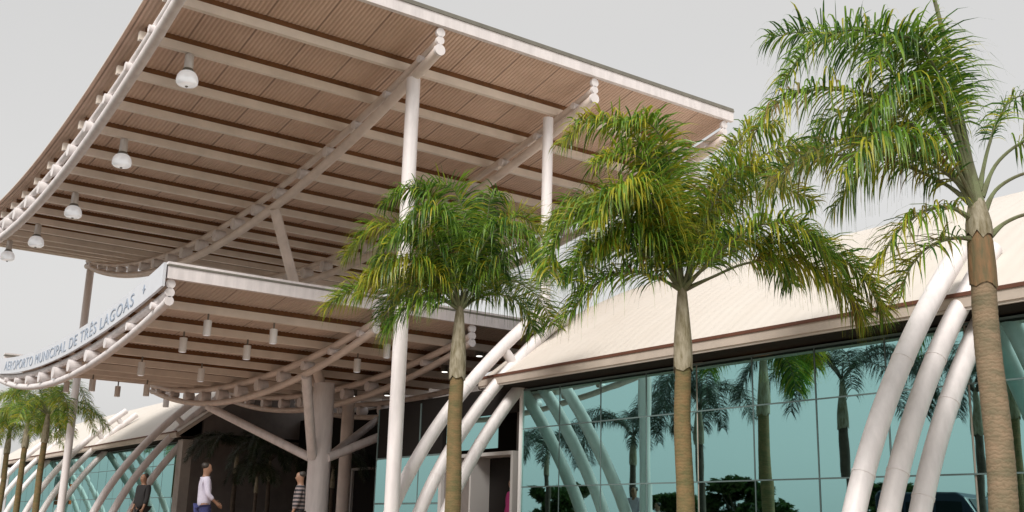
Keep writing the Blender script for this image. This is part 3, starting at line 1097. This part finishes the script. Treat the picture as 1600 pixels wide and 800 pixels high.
palm('tallest front palm nearest the viewer with brown trunk and bare petioles', -5.57, 9.35, 3.92, 0.0061, [
    ([Z0, (-12, 120, 0), (-28, 262, 0), (-48, 362, .05), (-75, 475, .05)], dict(leaf=0.12, closed=.9, dens=16, rr=.046, bare=.35)),
    ([(-3, 20, 0), (-40, 147, .1), (-105, 242, .2), (-190, 269, .3), (-268, 232, .4), (-322, 158, .45)], dict(bare=.32, droop=1.5, weights=(6, 4, 1.4, 0))),
    ([(-5, 30, 0), (-60, 169, -.1), (-150, 267, -.2), (-232, 311, -.3), (-305, 303, -.35)], dict(weights=(4, 6, 1, 0), bare=.33)),
    ([Z0, (-60, 72, .1), (-150, 145, .3), (-250, 158, .4), (-330, 127, .5), (-375, 60, .5)], dict(weights=(4, 1, 3, 1), bare=.22)),
    ([(0, -20, 0), (-40, 32, .1), (-110, 66, .2), (-200, 76, .3), (-280, 55, .35), (-345, 5, .4)], OLD),
    ([(0, -10, 0), (-45, 38, -.1), (-120, 78, -.2), (-200, 92, -.3), (-270, 75, -.35), (-320, 30, -.4)], OLD),
    ([(-5, -30, 0), (-50, -14, .1), (-100, -28, .2), (-150, -70, .3), (-178, -120, .3)], dict(weights=(4, 1, 4, 2))),
    ([(-5, -60, 0), (-50, -64, .1), (-95, -84, .2), (-126, -120, .2), (-142, -165, .2)], OLD),
    ([(5, 20, 0), (25, 90, 0), (55, 150, -.1), (82, 185, -.1), (125, 195, -.1)], dict(weights=(3, 5, 1, 0), dens=40, leaf=.4, bare=.4)),
    ([(8, 10, 0), (40, 70, 0), (90, 106, .1), (150, 112, .2), (212, 72, .2)], dict(bare=.38)),
    ([(10, -15, 0), (35, 25, 0), (75, 46, .1), (130, 50, .1), (205, 20, .2)], dict(bare=.5)),
    ([(15, -55, 0), (45, -30, 0), (80, -20, .1), (140, -24, .1), (205, -60, .1)], dict(bare=.55)),
    ([(-5, 30, 0), (-50, 164, .25), (-100, 232, .45), (-150, 232, .6), (-200, 169, .7)], dict(bare=.32, droop=1.5, weights=(6, 4, 1.4, 0))),
    ([(-5, 10, 0), (-45, 119, .2), (-95, 169, .4), (-150, 164, .55), (-205, 85, .65)], dict(bare=.32, droop=1.5, weights=(6, 4, 1.4, 0))),
    ([(-5, 30, 0), (-32, 158, .2), (-60, 232, .3), (-92, 254, .4), (-125, 226, .45)], dict(bare=.32, droop=1.5, weights=(6, 4, 1.4, 0))),
    ([(-5, 20, 0), (-70, 124, -.3), (-130, 186, -.5), (-190, 181, -.7), (-240, 100, -.8)], dict(weights=(4, 6, 1, 0), bare=.3)),
    ([(-5, 20, 0), (-30, 147, -.3), (-60, 215, -.6), (-95, 226, -.8), (-140, 169, -1.0)], dict(bare=.35)),
    ([(0, 10, 0), (-40, 80, -.3), (-90, 130, -.6), (-140, 90, -.8), (-180, 30, -.9)], dict(weights=(6, 3, 2, 0.1), bare=.3, droop=1.5)),
    ([(0, -10, 0), (-60, 60, .3), (-130, 80, .5), (-200, 60, .7), (-250, 0, .8)], dict(weights=(6, 3, 2, 0.1), bare=.3, droop=1.5)),
], 0.122, (1.0, 0.80), M['trunk_brown'], husk=0.50, seed=23, leaf=0.66, dens=46, fill=0)


# generic palm, copied with its parts for the farther ones
def generic_palm(label, loc, zc, seed, scale=1.0, group='palms planted in front of the terminal', dark=False, nf=13):
    rg = random.Random(seed)
    fr = []
    for k in range(nf):
        a = k * 2.399 + rg.uniform(-.2, .2)
        el = rg.uniform(0.15, 1.15)
        ln = 185 * rg.uniform(0.85, 1.1)
        ca, sa = math.cos(a), math.sin(a)
        def P(h, v): return (ca * h * ln, v * ln, sa * h * ln * 0.01)
        fr.append(([Z0, P(.22, .28 * el + .05), P(.5, .5 * el), P(.8, .40 * el - .08), P(1.0, .12 * el - .25)], dict(weights=(1, 8, 0, 0)) if dark else YEL if rg.random() < .3 else {}))
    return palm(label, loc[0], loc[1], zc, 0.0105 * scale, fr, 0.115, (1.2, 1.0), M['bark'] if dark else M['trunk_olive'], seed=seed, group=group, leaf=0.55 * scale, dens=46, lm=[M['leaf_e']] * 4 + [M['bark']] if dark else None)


g1 = generic_palm('left palm beside the leaning grey post, its fronds reaching right', (-43.6, 9.35), 4.55, 31, 1.25)


def place_palm(src, label, x, y, rz, s, group):
    o = copy_tree(src)
    o.location = (x, y, 0.15 if y > 4 else 0.0)
    o.rotation_euler = (0, 0, rz)
    o.scale = (s, s, s)
    o['label'] = label
    o['group'] = group
    return o


G1 = 'palms planted in front of the terminal'
G2 = 'palms across the road, seen mirrored in the glass'
place_palm(g1, 'middle palm of the cluster at the left edge', -46.9, 9.35, 2.1, 0.98, G1)
place_palm(g1, 'leftmost palm at the picture edge before the orange board', -50.2, 9.35, 4.0, 0.95, G1)
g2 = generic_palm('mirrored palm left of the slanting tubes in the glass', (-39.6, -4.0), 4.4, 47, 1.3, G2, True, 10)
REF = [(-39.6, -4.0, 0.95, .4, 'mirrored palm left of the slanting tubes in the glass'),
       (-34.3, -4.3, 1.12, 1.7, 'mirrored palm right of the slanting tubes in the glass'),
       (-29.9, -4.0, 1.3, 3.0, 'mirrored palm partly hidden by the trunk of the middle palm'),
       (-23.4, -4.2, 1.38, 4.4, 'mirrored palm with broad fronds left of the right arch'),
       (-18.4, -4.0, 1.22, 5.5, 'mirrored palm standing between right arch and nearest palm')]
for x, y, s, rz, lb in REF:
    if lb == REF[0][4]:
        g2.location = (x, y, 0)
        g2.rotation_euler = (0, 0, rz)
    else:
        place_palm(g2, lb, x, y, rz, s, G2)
# potted palms in the dark hall (and all across the road) have shade painted into leaf and trunk colour
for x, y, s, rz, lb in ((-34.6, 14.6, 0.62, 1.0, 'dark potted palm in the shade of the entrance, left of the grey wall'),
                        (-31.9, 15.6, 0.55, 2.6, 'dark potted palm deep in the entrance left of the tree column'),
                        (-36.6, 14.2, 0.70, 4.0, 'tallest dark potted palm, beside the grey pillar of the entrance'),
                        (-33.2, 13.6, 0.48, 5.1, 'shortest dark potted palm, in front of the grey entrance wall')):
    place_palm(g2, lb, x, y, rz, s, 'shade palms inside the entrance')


# ------------------------------------------------------------------ trees and shrubs across the road (seen in the glass)
def leafy(mb, c, rx, rz, n, rg, size=0.16):
    for k in range(n):
        while True:
            p = Vector((rg.uniform(-1, 1), rg.uniform(-1, 1), rg.uniform(-1, 1)))
            if p.length < 1 and p.length > 0.35:
                break
        q = Vector((c[0] + p.x * rx, c[1] + p.y * rx, c[2] + p.z * rz))
        d = Vector((rg.uniform(-1, 1), rg.uniform(-1, 1), rg.uniform(-1, 1))).normalized()
        e = d.orthogonal().normalized()
        s = size * rg.uniform(.6, 1.4)
        mb.add([q - d * s, q + e * s * .45, q + d * s, q - e * s * .45], [(0, 1, 2, 3)])


def tree(label, x, y, h, seed, group):
    rg = random.Random(seed)
    t = thing('broadleaf_tree', label, 'tree', (x, y, 0), group)
    b = MB()
    b.tube([(x, y, 0), (x + .05, y, h * .3), (x + .1, y + .05, h * .55)], [.16, .12, .07], 10)
    for k in range(5):
        a = k * 1.26
        b.tube([(x + .06, y, h * .33), (x + math.cos(a) * h * .14, y + math.sin(a) * h * .14, h * .55), (x + math.cos(a) * h * .24, y + math.sin(a) * h * .24, h * .7)], [.07, .045, .02], 7)
    b.build('trunk', M['bark'], t, True)
    b = MB()
    for k in range(34):
        a, r_ = rg.uniform(0, 6.28), math.sqrt(rg.uniform(0, 1)) * .42 * h
        leafy(b, (x + math.cos(a) * r_, y + math.sin(a) * r_, h * (.2 + .62 * rg.random())), h * rg.uniform(.09, .18), h * rg.uniform(.09, .14), 260, rg, .2)
    b.build('crown', M['tree_leaf'], t)
    return t


for k, (x, y, h) in enumerate(((-62, -22, 4.6), (-52, -24, 4.0), (-44, -21, 4.4), (-35, -23, 3.8), (-27, -22, 4.2), (-19, -24, 4.6), (-11, -22, 4.0))):
    tree('dark broadleaf tree mirrored low in the glass, across the road', x, y, h, 60 + k, 'trees across the road')


def shrub(label, x, y, h, seed):
    rg = random.Random(seed)
    t = thing('shrub', label, 'shrub', (x, y, 0), 'shrubs across the road')
    b = MB()
    for k in range(6):
        a = k * 1.05
        b.tube([(x, y, 0), (x + math.cos(a) * .3, y + math.sin(a) * .3, h * .6)], [.04, .012], 6)
    b.build('stem', M['bark'], t, True)
    b = MB()
    for k in range(8):
        a, r_ = rg.uniform(0, 6.28), rg.uniform(0, .9)
        leafy(b, (x + math.cos(a) * r_, y + math.sin(a) * r_, h * rg.uniform(.2, .85)), .6, h * .22, 260, rg, .13)
    b.build('foliage', M['tree_leaf'], t)


shrub('round dark shrub mirrored at the foot of the big palm trunk in the glass', -28.5, -6.0, 2.2, 71)
shrub('low dark shrub mirrored between the right arch tubes', -24.0, -6.3, 1.7, 72)

# ------------------------------------------------------------------ parked van across the road (mirrored in the glass)
M['van'] = mat('van_navy', (0.025, 0.04, 0.075), 0.3)
M['tyre'] = mat('tyre', (0.02, 0.02, 0.02), 0.9)
M['carglass'] = mat('car_glass', (0.02, 0.03, 0.035), 0.05)
M['headlamp'] = mat('headlamp', (0.8, 0.8, 0.78), 0.1)
vx, vy = -20.9, -6.2
van = thing('parked_van', 'dark navy van parked across the road, mirrored beside the right arch', 'van', (vx, vy, 0))
prof = [(-2.4, .35), (2.35, .35), (2.42, .75), (2.3, 1.05), (1.55, 1.25), (0.95, 2.1), (0.7, 2.25), (-2.25, 2.25), (-2.4, 2.05)]
b = MB(); b.prism([(vx + p[0], p[1]) for p in prof], 'y', vy - .95, vy + .95)
bo = b.build('body', M['van'], van)
bv = bo.modifiers.new('bevel', 'BEVEL'); bv.width = 0.07; bv.segments = 3
b = MB()
for yy in (vy - .953, vy + .953):
    for xa, xb in ((-2.1, -1.2), (-1.1, -.15), (-.05, .85)):
        b.box(vx + xa, vx + xb, yy - .004, yy + .004, 1.35, 1.95)
b.build('side_window', M['carglass'], van)
b = MB()
b.add([(vx + 1.53, vy - .8, 1.30), (vx + 1.53, vy + .8, 1.30), (vx + 1.0, vy + .75, 2.06), (vx + 1.0, vy - .75, 2.06)], [(0, 1, 2, 3)])
ws = b.build('windscreen', M['carglass'], van)
md = ws.modifiers.new('thick', 'SOLIDIFY'); md.thickness = 0.02; md.offset = 1
for xx in (-1.5, 1.5):
    for yy in (-.86, .86):
        b = MB(); b.tube([(vx + xx, vy + yy - .1, .34), (vx + xx, vy + yy + .1, .34)], .34, 22)
        wh = b.build('wheel', M['tyre'], van, True)
        b = MB(); b.tube([(vx + xx, vy + yy - .105, .34), (vx + xx, vy + yy + .105, .34)], .2, 16)
        b.build('rim', M['lampmetal'], wh, True)
for yy in (-.72, .72):
    b = MB(); b.box(vx + 2.3, vx + 2.40, vy + yy - .16, vy + yy + .16, .8, .98)
    b.build('headlight', M['headlamp'], van)

# ------------------------------------------------------------------ notice board at far left
M['orange'] = mat('board_orange', (0.80, 0.16, 0.03), 0.5)
M['boardwhite'] = mat('board_white', (0.8, 0.8, 0.8), 0.5)
bx, by = -62.8, 11.2
bd = thing('notice_board', 'white board with an orange lower panel behind the left palm trunks', 'sign', (bx, by, 0.15))
b = MB(); b.box(bx - 1.6, bx + 1.6, by - .05, by + .05, 2.55, 4.2); b.build('board', M['boardwhite'], bd)
b = MB(); b.box(bx - 1.6, bx + 1.6, by - .05, by + .05, 1.5, 2.548); b.build('lower_panel', M['orange'], bd)
for xx in (-1.4, 1.4):
    b = MB(); b.tube([(bx + xx, by + .12, .15), (bx + xx, by + .12, 4.2)], .06, 10); b.build('post', M['frame'], bd, True)


# ------------------------------------------------------------------ people
def skin_mesh(name, verts, edges, radii, material, parent, sub=2, root=0):
    me = bpy.data.meshes.new(name)
    me.from_pydata(verts, edges, [])
    ob = bpy.data.objects.new(name, me)
    COL.objects.link(ob)
    ob.modifiers.new('skin', 'SKIN')
    sv = me.skin_vertices[0].data if me.skin_vertices else None
    if sv is None:
        me.attributes  # layer appears with the modifier
    for i, r in enumerate(radii):
        rr = r if hasattr(r, '__len__') else (r, r)
        me.skin_vertices[0].data[i].radius = rr
        me.skin_vertices[0].data[i].use_root = (i == root)
    ss = ob.modifiers.new('sub', 'SUBSURF')
    ss.levels = sub
    ss.render_levels = sub
    dg = bpy.context.evaluated_depsgraph_get()
    new = bpy.data.meshes.new_from_object(ob.evaluated_get(dg))
    bpy.data.objects.remove(ob)
    new.name = name
    new.materials.clear()
    new.materials.append(material)
    new.polygons.foreach_set('use_smooth', [True] * len(new.polygons))
    o = bpy.data.objects.new(name, new)
    COL.objects.link(o)
    if parent:
        o.parent = parent
    return o


M['skin'] = mat('skin', (0.22, 0.115, 0.07), 0.55, noise=0.1, nscale=20)
M['hair'] = mat('hair', (0.02, 0.014, 0.01), 0.6, noise=0.3, nscale=60)
M['shoe'] = mat('shoe', (0.03, 0.025, 0.02), 0.5)


def striped():
    mt = mat('striped_cloth', (0.5, 0.45, 0.45), 0.85)
    nt = mt.node_tree
    tc = nt.nodes.new('ShaderNodeTexCoord')
    wv = nt.nodes.new('ShaderNodeTexWave')
    wv.bands_direction = 'Z'
    wv.inputs['Scale'].default_value = 4.2
    nt.links.new(tc.outputs['Object'], wv.inputs['Vector'])
    rp = nt.nodes.new('ShaderNodeValToRGB')
    rp.color_ramp.interpolation = 'CONSTANT'
    rp.color_ramp.elements[0].color = (0.02, 0.02, 0.025, 1)
    rp.color_ramp.elements[1].position = 0.55
    rp.color_ramp.elements[1].color = (0.20, 0.16, 0.16, 1)  # pale stripes dimmed, the shade under the canopy is in the colour
    nt.links.new(wv.outputs['Fac'], rp.inputs['Fac'])
    nt.links.new(rp.outputs['Color'], nt.nodes['Principled BSDF'].inputs['Base Color'])
    return mt


def person(label, loc, face, shirt, trousers, arm_l=((.20, .02, 1.12), (.19, .10, .90)), arm_r=((-.20, .02, 1.12), (-.19, .10, .90)), stride=.06, z=0.15, h=1.72):
    """faces +Y before turning by `face`; arm = elbow, wrist"""
    t = thing('person', label, 'person', (0, 0, 0))
    V, E, RD = [], [], []
    def vtx(p, r, frm=None):
        V.append(p); RD.append(r)
        if frm is not None: E.append((frm, len(V) - 1))
        return len(V) - 1
    pel = vtx((0, 0, .95), (.15, .11))
    sp = vtx((0, .01, 1.12), (.13, .10), pel)
    ch = vtx((0, .0, 1.30), (.155, .11), sp)
    nb = vtx((0, -.01, 1.43), (.085, .07), ch)
    nk = vtx((0, .0, 1.50), (.052, .055), nb)
    jaw = vtx((0, .025, 1.575), (.066, .082), nk)
    hd = vtx((0, .01, 1.65), (.076, .096), jaw)
    vtx((0, 0, 1.715), (.05, .062), hd)
    vtx((0, .112, 1.60), (.012, .014), jaw)
    hands = []
    for sx, (el, wr_) in ((1, arm_l), (-1, arm_r)):
        sh = vtx((sx * .17, -.01, 1.40), .058, ch)
        e = vtx(el, .040, sh)
        w = vtx(wr_, .026, e)
        dv = (Vector(wr_) - Vector(el)).normalized()
        pm = Vector(wr_) + dv * .06
        pmi = vtx(tuple(pm), (.036, .018), w)
        lat = Vector((0, 1, 0)) if abs(dv.y) < .8 else Vector((0, 0, 1))
        for fi, (o_, l_) in enumerate(((-.027, .055), (-.009, .068), (.009, .064), (.027, .048))):
            a = vtx(tuple(pm + lat * o_ + dv * .03), .0095, pmi)
            c = vtx(tuple(pm + lat * o_ + dv * (.03 + l_ * .6) + Vector((-sx * .008, 0, 0))), .0085, a)
            vtx(tuple(pm + lat * o_ + dv * (.03 + l_) + Vector((-sx * .022, 0, 0))), .007, c)
        a = vtx(tuple(pm + lat * .04 - dv * .02), .011, pmi)
        vtx(tuple(pm + lat * .062 + dv * .02), .0085, a)
    legs = []
    for sx in (1, -1):
        hp = vtx((sx * .09, 0, .88), (.085, .09), pel)
        kn = vtx((sx * .10, sx * stride * .5 + .015, .50), .057, hp)
        an = vtx((sx * .10, sx * stride - .02, .10), .038, kn)
        vtx((sx * .105, sx * stride + .11, .045), (.04, .028), an)
        legs.append((hp, kn, an))
    skin_mesh('body', V, E, RD, M['skin'], t)
    # shirt
    v2 = [(0, 0, .84), (0, .01, 1.10), (0, 0, 1.30), (0, -.01, 1.43)]
    e2 = [(0, 1), (1, 2), (2, 3)]
    r2 = [(.192, .15), (.172, .135), (.182, .135), (.10, .085)]
    for sx, (el, wr_) in ((1, arm_l), (-1, arm_r)):
        a = len(v2)
        mid = tuple(Vector(el) * .35 + Vector(wr_) * .65)
        v2 += [(sx * .175, -.01, 1.40), el, mid]
        e2 += [(2, a), (a, a + 1), (a + 1, a + 2)]
        r2 += [.076, .056, .048]
    skin_mesh('shirt', v2, e2, r2, shirt, t)
    v3 = [(0, 0, .97)]; e3 = []; r3 = [(.165, .125)]
    for sx in (1, -1):
        a = len(v3)
        v3 += [(sx * .09, 0, .88), (sx * .10, sx * stride * .5 + .015, .50), (sx * .10, sx * stride - .02, .09)]
        e3 += [(0, a), (a, a + 1), (a + 1, a + 2)]
        r3 += [(.105, .11), .078, .066]
    skin_mesh('trousers', v3, e3, r3, trousers, t)
    # hair cap and ears, shoes
    v4 = [(0, -.028, 1.60), (0, -.022, 1.67), (0, -.008, 1.735)]
    skin_mesh('hair', v4, [(0, 1), (1, 2)], [(.068, .07), (.086, .098), (.055, .068)], M['hair'], t)
    for sx in (1, -1):
        skin_mesh('shoe', [(sx * .10, sx * stride - .05, .05), (sx * .102, sx * stride + .04, .05), (sx * .107, sx * stride + .15, .038)],
                  [(0, 1), (1, 2)], [(.046, .05), (.048, .05), (.042, .032)], M['shoe'], t)
    t.location = (loc[0], loc[1], z)
    t.rotation_euler = (0, 0, face)
    t.scale = (h / 1.74,) * 3
    return t


cl_w = mat('white_shirt', (0.50, 0.47, 0.57), 0.85, noise=0.12, nscale=7)
cl_n = mat('navy_trousers', (0.03, 0.035, 0.12), 0.9)
cl_k = mat('black_cloth', (0.012, 0.011, 0.012), 0.9)
cl_m = mat('magenta_top', (0.30, 0.015, 0.12), 0.85)
cl_g = mat('pale_shirt', (0.45, 0.46, 0.48), 0.85)
person('person in a loose white shirt and navy trousers walking into the entrance', (-20.85, 7.5), R(-10), cl_w, cl_n,
       arm_l=((.22, .03, 1.12), (.19, .20, .97)), arm_r=((-.21, .04, 1.12), (-.16, .24, 1.0)), stride=.10, h=1.74)
person('person dressed all in black standing at the left arch tubes', (-27.2, 8.25), R(200), cl_k, cl_k, h=1.74)
person('person in a striped top just left of the tree column', (-18.2, 8.28), R(150), striped(), cl_k, h=1.54)
person('person in a magenta top at the door under the right corner', (-18.62, 13.22), R(170), cl_m, cl_k, h=1.66)
person('person in a pale shirt by the road, mirrored low in the glass', (-25.9, 2.0), R(20), cl_g, cl_n, z=0.0, h=1.78)
